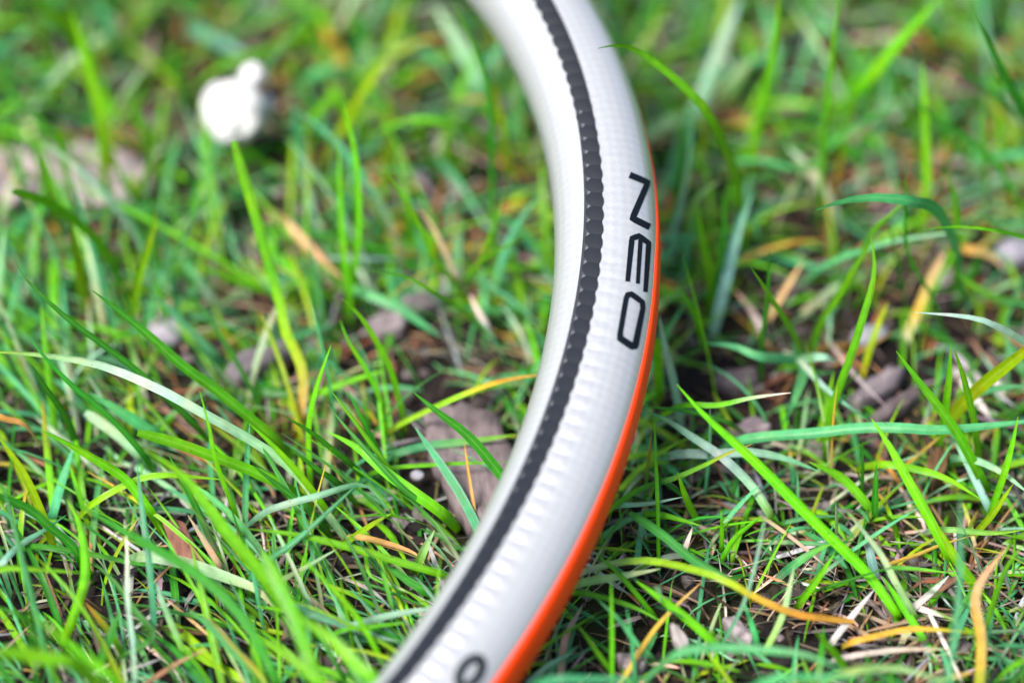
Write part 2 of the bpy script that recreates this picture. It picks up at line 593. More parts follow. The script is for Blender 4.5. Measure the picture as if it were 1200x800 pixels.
class Blades:
    def __init__(s): s.V, s.F, s.C, s.U = [], [], [], []
    def add(s, path, width, cols, side, fold=0.25, blunt=False, twist=0.0, flat=False):
        """path: points root to tip; side: a vector roughly across the blade"""
        n = len(path)
        b0 = len(s.V)
        tg = np.gradient(path, axis=0)
        tg /= np.linalg.norm(tg, axis=1)[:, None] + 1e-12
        k = len(cols)
        for i in range(n):
            t = i / (n - 1)
            sd = side - (side @ tg[i]) * tg[i]
            sd /= np.linalg.norm(sd) + 1e-12
            nr = np.cross(tg[i], sd)
            a = twist * (t - 0.4)
            sd, nr = sd * math.cos(a) + nr * math.sin(a), nr * math.cos(a) - sd * math.sin(a)
            if blunt:
                wd = width * min(1.0, 0.75 + 2 * t, 0.55 + 6 * (1 - t))
            else:
                wd = width * min(1.0, 0.6 + 1.4 * t) * (1 - max(0.0, (t - 0.55) / 0.45) ** 2.2 * 0.93)
            f = t * (k - 1)
            j = min(int(f), k - 2) if k > 1 else 0
            c = np.asarray(cols[j]) * (1 - (f - j)) + np.asarray(cols[min(j + 1, k - 1)]) * (f - j) if k > 1 else np.asarray(cols[0])
            for q, (u, dz) in enumerate(((-0.5, fold), (-0.25, fold * 0.35), (0, 0.0), (0.25, fold * 0.35), (0.5, fold))):
                s.V.append(path[i] + sd * u * wd + nr * dz * wd * 0.5)
                s.C.append(c * (1.12 if q == 2 else 1.0))
                s.U.append((u, t))
            if i:
                for q in range(4):
                    a0 = b0 + (i - 1) * 5 + q
                    s.F.append((a0, a0 + 1, a0 + 6, a0 + 5))
    def build(s, name, mat, parent=None):
        return mesh_obj(name, s.V, s.F, mat, parent=parent, cols=s.C, uvs=s.U)

def jit(c, a=0.22):
    v = 1 + random.uniform(-a, a)
    return (c[0] * v * (1 + random.uniform(-a, a)), c[1] * v, c[2] * v * (1 + random.uniform(-a, a)))

def trace(bl, pts, zs, wpx, code, up=False, n=14):
    """A blade seen along pts (root first), heights zs in cm root..tip, apparent width in pixels of the photograph."""
    zs = [z / 100 for z in zs]
    pl = np.array(pts, float)
    seg = np.linalg.norm(np.diff(pl, axis=0), axis=1)
    cum = np.concatenate([[0], np.cumsum(seg)]) / seg.sum()
    P = []
    for (x, y), t in zip(pl, cum):
        if len(zs) == 2: z = zs[0] + (zs[1] - zs[0]) * t ** 0.85
        else:
            z = zs[0] + (zs[1] - zs[0]) * t / 0.5 if t < 0.5 else zs[1] + (zs[2] - zs[1]) * (t - 0.5) / 0.5
        q = at_z(x, y, z)
        g = gz(q[0], q[1]) + 0.001
        P.append(at_z(x, y, max(z, g)))
    if zs[0] > 0.004:                          # the root runs on down into the turf
        e = pl[0] - pl[1]
        e /= np.linalg.norm(e) + 1e-9
        h0 = zs[0] * 100
        e = e + np.array([0.0, 0.25 * h0])
        e /= np.linalg.norm(e)
        q0 = pl[0] + e * (h0 * 24)
        P.insert(0, at_z(q0[0], q0[1], -0.002))
        n += 3
    path = catmull(P, n)
    m = path[n // 2]
    dep = (m - CAM) @ FW
    blur = 250 / cd.dof.aperture_fstop * abs(dep - D) / dep
    we = max(wpx - 0.35 * blur, wpx * 0.6) * (0.8 if code[-1] == 'o' else 1.0)
    W = we * 0.000185 * dep / D
    tg = path[-1] - path[0]; tg /= np.linalg.norm(tg)
    view = (m - CAM) / np.linalg.norm(m - CAM)
    side = np.cross(tg, view)
    side /= np.linalg.norm(side)
    a = random.uniform(-0.35, 0.35)
    side = side * math.cos(a) + view * math.sin(a)
    cols = [jit(C[c]) for c in code]
    if len(cols) == 1:
        b = np.array(cols[0])
        cols = [b * np.array([1.25, 1.02, 0.9]), b, b, b * np.array([1.05, 1.0, 1.0])]
    blunt = wpx >= 12 and random.random() < 0.2
    bl.add(path, W, cols, side, fold=random.uniform(0.1, 0.45) * random.choice((-1, 1)), blunt=blunt, twist=random.uniform(-0.5, 0.5))
    return path

def hero(name, cat, group, label, pts, zs, wpx, code, mat=None):
    bl = Blades()
    path = trace(bl, pts, zs, wpx, code, n=18)
    o = bl.build(name, mat or (M_STRAW if code[0] in 'oswlr' and code[-1] in 'oswlr' else M_GRASS))
    recentre(o, path[0])
    return tag(o, label, cat, group)

GB = ('grass_blade', 'grass blade', 'grass blades that stand out from the lawn')
HERO = [  # label, points root..tip, heights, width, colours
 ('long dark green blade with a whitish tip, uppermost of the leaning blades at left', [(235,505),(195,465),(155,430),(115,400),(75,370),(30,327),(20,310)], (1.5,5.6), 9, 'd'),
 ('broad two-tone green blade leaning left above the pale striped blade', [(330,522),(290,488),(250,455),(215,430),(175,394),(147,371),(108,340)], (1.2,5.2), 14, 'gd'),
 ('narrow dark green blade crossing over the pale striped blade, its tip pointing up left', [(172,538),(140,500),(110,472),(85,452),(54,420),(30,390)], (1.5,4.8), 8, 'd'),
 ('long pale blue-green striped blade sweeping from the left border down to the clump', [(402,628),(380,597),(345,552),(300,519),(240,485),(185,455),(125,430),(80,420),(30,414),(-15,412)], (0.8,3.6,4.2), 12, 'ppby'),
 ('bright green blade with pale tip, below the orange curled blade at left', [(180,605),(155,570),(140,555),(107,535),(75,517),(48,504)], (1.2,3.6), 12, 'g'),
 ('flat bright green blade under the dark leaning blades, pointing left with a blunt tip', [(345,578),(295,552),(250,535),(200,517),(161,507)], (1.5,3.4), 14, 'g'),
 ('broad soft green blade running down through the middle of the left clump', [(350,725),(330,705),(300,665),(270,630),(240,590),(212,556),(168,525)], (1.6,5.2), 18, 'g'),
 ('thick dark green blade pointing up left, ending just left of the pale hoop', [(604,580),(586,555),(550,512),(512,482),(484,459)], (1.6,3.9), 13, 'd'),
 ('lime blade with orange ends passing behind the hoop beside the flat brown bark', [(468,498),(500,482),(537,465),(575,450),(605,443),(640,438)], (1.0,2.4,2.2), 10, 'oyyyoo'),
 ('light green upright blade left of the flat brown bark, straight with a pale tip', [(364,570),(362,540),(362,495),(372,450),(388,404)], (0.6,4.2), 8, 'g'),
 ('thin bright blade bending down from the middle left to the lime and orange blade', [(474,498),(470,478),(458,435),(440,398),(420,368),(400,350)], (0.5,4.4), 9, 'g'),
 ('flat blue-green blade lying across the purplish bark, tilted towards the hoop', [(566,632),(553,605),(537,575),(512,537),(486,500)], (0.6,2.2), 12, 't'),
 ('bright yellow-green upright blade above the pale bent straw left of the hoop', [(542,348),(530,328),(510,305),(497,275),(475,235),(453,200)], (0.8,5.8), 10, 'g'),
 ('slender bright blade arching left from the straw tuft by the hoop', [(568,388),(545,365),(512,345),(475,324),(432,317)], (0.6,3.6,4.6), 7, 'g'),
 ('small bright blade rising right from the straw tuft towards the hoop', [(538,335),(562,308),(600,285),(614,275)], (1.2,4.2), 7, 'g'),
 ('long drooping pale green blade below the white clump, straw coloured at its foot', [(349,500),(352,478),(356,448),(350,420),(335,390),(330,362),(315,310),(300,255),(285,205),(274,165)], (0.6,3.2,6.4), 14, 'ooyggg'),
 ('lone stout yellow-green blade standing upright between the dead leaf and the dark blades', [(155,368),(162,325),(175,282),(183,247)], (0.8,4.2), 13, 'y'),
 ('curved bright green blade bowed to the right near the lower left corner', [(75,752),(90,712),(100,675),(98,635),(90,605),(78,585)], (0.5,3.2), 13, 'g'),
 ('long dark blade running diagonally across the lower left clump', [(325,800),(300,750),(287,728),(250,688),(207,657),(150,625),(107,600),(88,590)], (1.6,3.6), 14, 'd'),
 ('narrow white-striped blade standing upright in the lower left', [(158,806),(155,750),(149,700),(149,650),(146,608)], (1.2,2.8), 7, 'tbw'),
 ('broad pale green blade lying flat with a torn straw end in the lower left', [(176,652),(225,662),(262,675),(300,690),(324,714)], (1.4,1.0), 16, 'tppps'),
 ('broad blue-green blade in the lower left beside a brown straw', [(305,792),(275,762),(250,735),(220,713)], (0.6,1.8), 15, 't'),
 ('slim dark green blade beside the top of the hoop, with a pale bud-like tip', [(578,318),(577,230),(577,195),(576,140),(571,100),(560,65),(545,32),(531,5)], (0.4,4.5,8.4), 9, 'gddg'),
 ('arching bright blade whose tip lies across the upper right rim of the hoop', [(872,300),(868,240),(860,200),(842,158),(820,120),(782,85),(750,61),(725,53),(700,57)], (0.4,6.8,9.6), 13, 'g'),
 ('tall straight blade leaving the top of the picture, nearest the arching blade', [(874,228),(880,195),(887,155),(897,105),(908,50),(913,-15)], (0.4,7.8), 12, 'g'),
 ('tall narrow upright blade behind the flat blue-green blade, running off the top', [(960,265),(962,250),(967,150),(972,100),(978,45),(985,-15)], (0.4,8.2), 10, 'g'),
 ('stout dark green blade pointing up left in the upper right corner', [(1235,200),(1205,140),(1190,112),(1172,77),(1155,42),(1144,12)], (3.0,8.6), 14, 'd'),
 ('flat blue-green blade hanging level in the upper right, tip to the left', [(1130,345),(1121,290),(1098,246),(1067,236),(1030,231),(987,236),(955,247)], (0.4,6.2,6.6), 16, 't'),
 ('thin bright blade curving down to the rosette, right of the hoop', [(938,425),(936,405),(927,385),(912,362),(895,335),(879,312)], (0.5,5.4), 8, 'g'),
 ('dark thin upright blade beside the thin bright curved blade', [(892,445),(893,400),(897,375),(901,330),(901,292)], (0.5,5.2), 8, 'd'),
 ('tall curved bright blade standing behind the yellow thread on the right', [(967,535),(970,505),(975,482),(982,458),(992,432),(1003,400),(1012,370),(1022,335),(1025,305),(1020,277)], (0.5,6.0), 11, 'g'),
 ('upright blade leaning right, its tip meeting the tall curved blade', [(950,405),(965,372),(982,347),(1000,315),(1024,280)], (0.5,4.6), 10, 'g'),
 ('level bright green blade entering from the right border above the pale tipped one', [(1240,292),(1200,278),(1162,269),(1120,265),(1077,270)], (4.0,5.6,5.8), 8, 'g'),
 ('pale green blade arching in from the right border with an orange spot', [(1240,430),(1200,400),(1157,377),(1125,370),(1072,366)], (3.0,4.8,4.8), 10, 'tbtbb'),
 ('thick bright green blade pointing up left over the dark soil on the right', [(1152,565),(1135,532),(1120,505),(1100,477),(1075,445),(1050,411)], (1.0,4.6), 13, 'g'),
 ('upright green blade standing between two others in the right-hand tuft', [(1099,525),(1105,500),(1112,445),(1114,405)], (0.5,4.4), 10, 'g'),
 ('right-hand blade of the tuft, bent slightly outward from its shared tip', [(1148,545),(1147,537),(1142,495),(1130,445),(1118,408)], (0.5,4.4), 10, 'g'),
 ('broad light green blade rising to the right border out of the tuft', [(1117,487),(1147,455),(1175,432),(1200,412),(1235,382)], (1.2,5.0), 17, 'y'),
 ('broad green blade below the long level blade, tip just above it', [(1112,650),(1085,600),(1060,555),(1042,522),(1021,490)], (1.0,3.6), 13, 'g'),
 ('long level blue-green blade lying across the soil from middle to right border', [(868,516),(920,510),(960,507),(1000,502),(1050,501),(1100,504),(1175,497),(1230,490)], (1.6,2.4,2.4), 14, 't'),
 ('very long bright blade slanting from beside the hoop to the lower right straw', [(1050,718),(1045,710),(1017,672),(982,637),(942,598),(895,550),(860,517),(825,485),(793,450)], (0.6,2.6,4.6), 14, 'g'),
 ('green blade with a bright orange tip, rising from the hoop edge', [(715,597),(752,572),(790,560),(825,545),(855,530),(882,520)], (1.6,2.6), 9, 'gdgdgo'),
 ('folded pale striped blade running down right from the hoop edge', [(903,602),(882,570),(860,547),(840,530),(812,512),(782,492),(757,482)], (1.0,2.6), 12, 'gypbpt'),
 ('green blade with a straw tip stretching right over the dark soil by the hoop', [(798,476),(840,475),(882,466),(927,460)], (2.2,3.2), 8, 'ggggw'),
 ('very thin upright blade close to the orange edge of the hoop', [(772,662),(771,597),(768,525),(767,485)], (0.5,3.4), 5, 'g'),
 ('long lime blade turning yellow then orange in the lower right', [(680,672),(720,660),(762,657),(812,667),(850,680),(885,700),(925,717),(950,722),(1000,728)], (1.4,2.2,0.8), 12, 'gppyyyooo'),
 ('dark glossy blade slanting down to the lime and orange blade', [(860,684),(812,655),(775,625),(737,600)], (1.2,2.4), 12, 'td'),
 ('tall yellow withered blade with a pinkish curled tip in the lower right', [(1147,810),(1150,750),(1143,705),(1150,680),(1165,660),(1178,642)], (0.8,2.8), 14, 'yyooss'),
 ('blue-green upright blade near the lower right corner, straight and soft edged', [(1110,815),(1117,750),(1123,705),(1125,650),(1125,575)], (2.6,4.8), 10, 't'),
 ('level orange-yellow blade lying over the white straw in the lower right', [(1000,752),(1040,742),(1075,737),(1145,741)], (0.9,1.2), 9, 'oooy'),
 ('short orange blade under the green ones above the lower right straw', [(1045,660),(1075,650),(1102,639),(1140,627)], (0.8,1.4), 7, 'ooo'),
 ('orange curled blade at the left border, browned at its drooping tip', [(-12,489),(0,490),(25,495),(38,507),(48,528)], (2.6,2.4,1.4), 10, 'ooos'),
 ('yellow thread-thin blade in front of the tall curved blade', [(974,555),(976,500),(981,450)], (0.6,3.2), 4, 'oo'),
]
for h in HERO:
    hero(GB[0], GB[1], GB[2], *h)

# the small rosette right of the hoop: one plant, its leaves are parts
ros = empty('weed_rosette', at_z(938, 428, 0.006))
tag(ros, 'small blue-green rosette of grass leaves on bare dark soil right of the hoop', 'weed')
for pts, zs, wpx, code in [
    ([(940,426),(935,422),(890,417),(860,405),(825,402)], (1.0,2.4,2.0), 14, 't'),
    ([(940,428),(942,437),(932,465),(918,497)], (1.4,1.8,0.9), 16, 't'),
    ([(936,424),(950,419),(967,418),(984,426)], (1.2,2.4,1.6), 13, 'tpb'),
    ([(938,430),(955,436),(978,436)], (1.0,1.4), 11, 't'),
    ([(938,424),(957,445),(982,467),(1024,497)], (1.4,2.2,1.4), 9, 'pwbt'),
    ([(936,430),(918,430),(903,438)], (1.0,1.2), 10, 'g')]:
    bl = Blades()
    trace(bl, pts, zs, wpx, code)
    bl.V = [v - np.array(ros.location) for v in bl.V]
    bl.build('leaf', M_GRASS, parent=ros)

# straws that stand out
ST = ('dead_straw', 'straw', 'dead straws that stand out')
for lab, pts, zs, wpx, code in [
 ('pale bent straw standing in the tuft left of the hoop', [(536,328),(533,320),(520,292),(505,262),(490,245)], (1.6,3.2), 9, 'wss'),
 ('short whitish straw stub below the pale bent straw', [(573,388),(562,368),(550,345)], (0.8,1.8), 9, 'ww'),
 ('broad blurred brown straw slanting down right, below the white clump', [(330,258),(365,292),(402,328)], (1.2,1.6), 14, 'rss'),
 ('thin tan straw standing on the flat purplish bark beside the hoop', [(557,606),(548,550),(544,518)], (0.8,2.0), 6, 'so'),
 ('short tan straw lying behind the lower left diagonal blade', [(258,664),(240,635),(220,603)], (1.0,1.6), 8, 'ss'),
 ('brown straw pointing at the broad blue-green blade near the bottom left', [(168,803),(207,777),(244,759)], (0.8,1.2), 7, 'srs'),
 ('yellowish straw lying level among green blades left of the hoop', [(418,629),(455,637),(485,648),(498,661)], (1.2,0.9), 8, 'os'),
 ('pale yellow wide straw standing among thin blades on the right', [(1061,398),(1075,365),(1087,335),(1106,296)], (0.5,2.4), 14, 'wos'),
 ('beige flat straw left of the tall curved blade, over dark soil', [(901,374),(920,340),(941,306)], (0.5,1.8), 10, 'ss'),
 ('tan arched straw right of the hoop, level with the letter E', [(880,300),(925,285),(968,281)], (1.2,1.6,1.2), 9, 'soo'),
 ('long yellow straw slanting up right in the lower middle', [(730,796),(760,747),(785,717),(824,680)], (0.6,1.4), 7, 'yoos'),
 ('pinkish straw lying slanted over the grey bark chips on the right', [(972,400),(1000,437),(1040,478)], (0.7,0.9), 8, 'sl'),
 ('lilac grey straw under the broad light green blade at right', [(1122,417),(1150,447),(1192,478)], (0.7,0.7), 9, 'll'),
 ('wide grey flat straw behind the tuft at right', [(1122,437),(1140,462),(1164,495)], (0.6,0.6), 13, 'lw'),
 ('white straw crossing the lower right litter upright', [(975,752),(1000,720),(1025,690)], (0.6,1.0), 9, 'ww'),
 ('pale grey straw beside black soil in the lower right', [(1068,714),(1090,695),(1112,674)], (0.6,0.9), 9, 'lw'),
 ('whitish long straw slanting to the bottom border in the lower right', [(1090,720),(1110,760),(1128,800)], (0.6,0.8), 6, 'ww'),
 ('thin pinkish straw right of the glossy dark blade in the lower middle', [(900,610),(937,637),(980,674)], (0.8,0.8), 5, 'sl'),
 ('pale tan straw lying level just above the bottom border at right', [(985,771),(1050,761),(1114,760)], (0.8,0.8), 8, 'ws'),
 ('faded straw bundle end lying beside the orange hoop edge near the bottom', [(657,798),(662,750),(684,706)], (0.5,1.0), 10, 'sl')]:
    hero(ST[0], ST[1], ST[2], lab, pts, zs, wpx, code, M_STRAW)

# every other blade the photograph shows, gathered as the lawn
LAWN = [
 ([(131,252),(124,215),(118,160),(110,120)],(0.4,4.6),12,'yg'), ([(150,262),(168,215),(180,170)],(0.4,3.6),10,'g'), ([(92,262),(80,215),(66,150)],(0.4,4.0),11,'g'), ([(60,258),(52,215),(34,160)],(0.4,3.6),10,'g'), ([(30,262),(26,215),(18,165)],(0.4,3.4),10,'tg'),
 ([(112,258),(104,225),(84,190)],(0.4,2.8),9,'p'), ([(188,258),(150,222),(132,180)],(0.4,3.2),10,'g'),
 ([(465,562),(450,540),(417,495),(386,455)],(1.6,3.6),7,'g'), ([(452,548),(422,487),(407,456)],(1.4,3.4),8,'d'),
 ([(512,600),(500,592),(470,570),(437,535),(407,502),(384,474)],(1.4,3.3),8,'d'), ([(520,602),(455,555),(420,525),(383,505)],(1.4,2.8),15,'g'),
 ([(415,547),(390,527),(365,507),(331,486)],(1.4,3.4),8,'d'), ([(400,570),(367,547),(337,522)],(1.6,2.9),9,'d'),
 ([(454,508),(445,467),(430,435),(407,397),(399,375)],(0.5,3.6),7,'g'), ([(452,549),(512,544),(562,542),(596,541)],(1.3,1.4),6,'g'),
 ([(466,531),(500,522),(550,517),(605,509)],(0.9,1.2),11,'tty'), ([(548,338),(565,300),(580,260),(592,223)],(0.8,4.8),6,'g'),
 ([(575,352),(582,325),(602,270),(632,228)],(0.6,3.2),12,'ytt'), ([(562,327),(600,352),(636,384)],(1.2,0.8),9,'t'),
 ([(411,375),(408,340),(402,290),(398,220),(397,172)],(0.5,5.0),10,'g'), ([(406,365),(417,300),(420,250),(417,190),(408,145),(396,112)],(0.5,6.5),10,'g'),
 ([(380,303),(430,303),(472,304)],(1.2,1.5),7,'bb'), ([(458,296),(478,296),(495,298)],(0.8,0.9),14,'oo'), ([(518,291),(545,290),(572,292)],(0.9,0.9),13,'oo'),
 ([(412,338),(465,360),(515,394)],(1.0,0.9),16,'ytt'), ([(140,328),(120,290),(92,262),(60,240),(15,224)],(1.0,5.4),14,'g'),
 ([(66,248),(57,215),(47,183)],(1.5,5.6),9,'g'), ([(101,350),(92,310),(82,258)],(1.0,4.2),16,'y'), ([(255,420),(237,400),(212,375),(182,345)],(0.8,2.6),13,'t'),
 ([(342,346),(300,337),(262,322),(228,308)],(0.7,2.2),12,'g'), ([(184,510),(145,485),(105,460)],(0.9,2.0),16,'t'), ([(165,536),(135,508),(100,483)],(0.8,1.6),14,'tp'),
 ([(90,520),(75,485),(55,457),(38,428)],(1.0,3.8),10,'d'), ([(58,625),(42,585),(25,550),(-4,508)],(1.0,3.8),11,'y'), ([(62,602),(72,565),(86,524)],(0.6,1.4),12,'t'),
 ([(110,590),(150,567),(187,557),(264,562)],(1.4,2.0,1.6),9,'yyg'), ([(178,750),(180,725),(175,662),(168,610),(160,540)],(0.8,3.4),9,'t'),
 ([(277,606),(253,540),(245,500),(234,458)],(1.4,4.4),6,'g'), ([(95,656),(82,637),(55,615),(35,597),(-5,580)],(1.4,3.2),12,'d'), ([(140,772),(180,745),(160,717),(135,682),(105,655)],(0.7,2.0),9,'d'),
 ([(214,762),(195,717),(182,680)],(0.6,1.8),9,'yp'), ([(116,778),(125,755),(141,714)],(0.6,1.6),13,'d'), ([(-6,667),(50,667),(96,671)],(2.2,2.2),9,'g'), ([(1,662),(25,637),(50,622),(78,603)],(1.8,1.6),9,'bbt'),
 ([(210,738),(240,765),(264,789)],(0.5,0.6),12,'y'), ([(140,806),(107,775),(75,750),(35,715)],(3.0,4.6),14,'g'), ([(95,782),(50,770),(-5,762)],(3.4,4.6),19,'g'), ([(43,806),(38,760),(33,716)],(2.2,3.8),8,'d'),
 ([(32,726),(0,712),(-10,708)],(2.0,2.4),9,'d'), ([(40,640),(110,650),(160,660),(204,666)],(1.6,1.4),8,'d'), ([(522,674),(475,660),(425,645),(375,632),(340,625),(288,619)],(1.2,2.4),10,'g'),
 ([(323,684),(362,662),(398,641)],(1.4,1.6),7,'yp'), ([(448,776),(420,725),(382,682),(345,645)],(0.8,3.0),8,'g'), ([(350,714),(400,730),(440,745),(467,751)],(1.2,0.9),14,'tb'),
 ([(374,806),(350,740),(335,700),(308,648)],(2.6,4.2),18,'g'), ([(446,806),(415,775),(385,745),(340,716)],(3.0,4.0),20,'g'), ([(390,815),(340,770),(297,742)],(3.4,4.2),15,'g'),
 ([(408,634),(435,615),(459,601)],(0.9,2.0),8,'y'), ([(411,680),(440,695),(462,717)],(0.7,0.5),5,'sl'), ([(490,660),(500,637),(509,621)],(0.8,1.6),12,'ggp'), ([(404,736),(450,722),(495,714),(520,712)],(1.0,1.2),10,'tpb'),
 ([(402,738),(440,733),(482,729)],(1.4,1.5),6,'g'), ([(308,662),(345,635),(382,602),(420,566)],(1.6,3.0),8,'tt'), ([(428,650),(433,673),(450,683),(474,693)],(0.9,0.8),5,'g'), ([(460,714),(450,675),(443,640)],(0.5,1.8),6,'tg'),
 ([(504,695),(478,680),(450,660)],(0.7,1.2),12,'d'), ([(313,598),(375,580),(420,567),(437,574),(457,600)],(1.8,2.8,1.8),9,'tbt'), ([(377,614),(355,592),(330,572),(296,545)],(1.4,2.8),10,'d'), ([(384,600),(350,555),(318,520),(292,496)],(1.2,3.6),9,'g'),
 ([(300,455),(325,459),(348,461)],(0.5,0.6),18,'d'), ([(370,461),(412,445),(452,434)],(0.8,1.6),10,'g'),
 ([(130,190),(118,140),(105,90),(95,50),(82,10)],(1.2,5.8),16,'yg'), ([(26,142),(50,108),(87,62)],(0.8,2.2),12,'pp'), ([(126,142),(145,112),(172,73)],(0.8,2.4),11,'yp'), ([(132,50),(122,20),(112,-6)],(1.5,3.0),22,'t'),
 ([(187,190),(170,155),(148,110)],(0.6,3.0),18,'g'), ([(148,47),(165,25),(184,5)],(1.0,2.5),14,'y'), ([(102,65),(80,30),(25,-5)],(2.0,5.0),24,'g'), ([(-6,60),(15,45),(40,30)],(1.0,1.6),20,'t'), ([(88,198),(75,165),(64,138)],(0.8,3.0),12,'g'),
 ([(22,215),(10,180),(-2,148)],(0.8,3.2),11,'g'), ([(232,38),(265,52),(298,67)],(0.8,1.0),20,'tb'), ([(404,78),(388,45),(374,12)],(0.9,1.6),27,'soo'), ([(346,104),(380,83),(428,93)],(0.8,2.0,1.2),17,'t'),
 ([(338,174),(370,135),(397,103)],(0.8,3.0),14,'g'), ([(383,184),(420,115),(446,78)],(0.6,3.8),12,'y'), ([(572,162),(540,148),(520,143),(480,140),(433,159)],(1.5,3.4,2.4),13,'g'), ([(450,200),(455,150),(457,112)],(0.6,3.0),12,'y'),
 ([(512,205),(502,180),(494,156)],(0.6,2.4),14,'g'), ([(538,200),(530,180),(520,160)],(0.6,2.4),14,'g'), ([(598,205),(588,150),(577,88)],(0.8,4.4),12,'y'), ([(567,124),(555,85),(537,50),(510,8)],(0.8,3.2),24,'tp'), ([(472,24),(466,10),(458,-8)],(1.0,2.0),22,'t'),
 ([(817,240),(822,200),(825,165),(826,122)],(0.5,4.0),7,'y'), ([(798,174),(825,110),(848,50),(868,-5)],(0.5,3.4),22,'tb'), ([(810,84),(815,45),(830,0)],(0.8,3.6),14,'g'), ([(838,133),(865,95),(887,60)],(0.6,3.4),10,'yp'), ([(754,162),(775,147),(802,134)],(0.8,1.2),18,'tp'),
 ([(792,124),(762,110),(735,92)],(1.2,3.0),8,'g'), ([(788,264),(797,200),(801,128)],(0.5,3.8),12,'d'), ([(784,304),(790,270),(800,230),(808,180),(812,128)],(0.5,4.6),10,'bt'), ([(1001,110),(1027,82),(1060,42),(1104,-4)],(2.6,6.2),18,'g'), ([(980,204),(988,165),(1004,113)],(0.6,3.4),12,'g'),
 ([(1194,60),(1185,32),(1163,-6)],(2.0,4.0),8,'g'), ([(1210,150),(1152,102),(1120,82),(1085,67)],(2.4,5.8),9,'d'), ([(1132,88),(1115,65),(1091,49)],(2.2,4.6),6,'d'), ([(1064,264),(1073,190),(1075,150),(1070,112),(1063,88),(1044,66)],(0.5,6.2),5,'d'), ([(1081,204),(1070,155),(1060,125),(1046,95)],(0.6,4.8),10,'g'),
 ([(1079,274),(1085,230),(1086,190),(1083,112),(1081,73)],(0.5,5.6),13,'g'), ([(1205,258),(1170,197),(1147,172),(1115,150),(1075,122),(1048,95)],(1.2,5.8),10,'d'), ([(1094,244),(1105,200),(1120,170),(1131,140)],(0.6,4.4),8,'d'), ([(1142,198),(1110,160),(1084,131)],(0.8,4.0),7,'g'), ([(1204,160),(1175,135),(1151,110)],(1.4,2.8),12,'oyo'),
 ([(977,234),(982,200),(988,170)],(0.5,2.4),9,'yo'), ([(1156,235),(1154,175),(1151,118)],(0.5,4.0),10,'g'), ([(804,274),(815,235),(845,210)],(0.8,3.6),9,'gp'), ([(837,360),(843,310),(849,262),(847,224)],(0.5,4.4),8,'d'), ([(832,364),(832,325),(827,300),(817,243)],(0.5,4.2),12,'g'),
 ([(836,388),(847,342),(855,310),(867,262),(884,222)],(0.5,3.2),16,'bbt'), ([(875,268),(910,247),(952,236)],(0.8,1.6),8,'y'), ([(824,404),(820,385),(810,360),(795,335)],(0.5,3.6),8,'g'), ([(894,388),(880,362),(859,338)],(0.6,1.2),10,'tws'),
 ([(1018,280),(1040,255),(1067,231)],(3.4,5.6),8,'g'), ([(1106,394),(1095,352),(1075,320),(1062,287),(1061,250),(1062,188)],(0.5,6.4),6,'d'), ([(965,312),(1027,288),(1075,278),(1133,271)],(2.0,3.8),9,'ttb'), ([(1119,334),(1122,287),(1120,237),(1109,203)],(0.5,5.2),11,'g'), ([(1206,356),(1175,352),(1150,340),(1121,320)],(0.9,2.6),13,'tg'),
 ([(1061,354),(1052,312),(1041,255)],(0.5,4.2),6,'d'), ([(1130,291),(1162,300),(1177,317)],(1.0,0.8),12,'oos'), ([(858,497),(825,486),(795,480),(752,476)],(1.8,2.8),7,'wdd'), ([(795,532),(832,532),(882,530),(920,537),(960,552)],(1.4,1.6),12,'tbt'), ([(827,575),(832,520),(832,476)],(0.5,2.6),5,'t'),
 ([(802,582),(780,565),(758,546)],(1.0,2.0),6,'d'), ([(818,612),(805,585),(794,553)],(0.5,2.4),9,'g'), ([(716,594),(760,590),(800,582)],(1.6,1.8),7,'tb'), ([(772,450),(771,425),(770,396)],(1.0,2.6),12,'g'), ([(798,496),(790,450),(777,395),(772,368)],(0.6,3.4),11,'bb'),
 ([(1145,462),(1175,454),(1206,451)],(1.8,2.2),11,'dt'), ([(1160,598),(1130,535),(1109,498)],(0.6,2.0),10,'tbt'), ([(1010,584),(1011,550),(1011,516)],(0.6,2.6),5,'d'), ([(1025,606),(1026,575),(1027,543)],(0.6,2.2),9,'d'), ([(1020,596),(987,560),(948,541)],(0.7,1.8),12,'g'),
 ([(1030,544),(1075,550),(1112,562),(1148,584)],(1.4,1.6),10,'g'), ([(1133,536),(1170,550),(1206,578)],(1.6,1.6),11,'tp'), ([(1160,602),(1175,560),(1185,525),(1193,488)],(0.6,3.2),9,'g'), ([(1065,542),(1083,527),(1102,511)],(0.8,1.2),7,'oo'), ([(680,683),(725,675),(774,666)],(1.2,1.6),11,'gp'),
 ([(672,694),(707,700),(745,712),(777,729)],(1.4,0.9),8,'gg'), ([(762,768),(745,752),(725,725),(698,700)],(0.6,1.8),8,'t'), ([(840,756),(812,730),(780,705),(745,680)],(0.6,2.0),12,'g'), ([(717,788),(700,765),(676,730)],(0.5,1.6),8,'g'), ([(717,796),(717,740),(716,680)],(0.5,2.4),7,'g'), ([(744,794),(740,750),(734,710)],(0.5,2.0),6,'t'),
 ([(764,718),(730,677),(698,648)],(0.6,2.0),7,'g'), ([(846,755),(870,710),(885,662),(898,603)],(0.5,3.4),6,'tb'), ([(887,754),(880,730),(871,703)],(0.5,1.4),9,'t'), ([(792,766),(837,758),(887,760),(945,767),(990,786)],(2.6,2.8),14,'t'), ([(636,799),(700,795),(765,797)],(2.6,2.8),13,'t'), ([(895,799),(950,793),(1015,794)],(3.0,3.0),13,'t'), ([(986,790),(1050,783),(1114,800)],(2.2,2.2),12,'yp'),
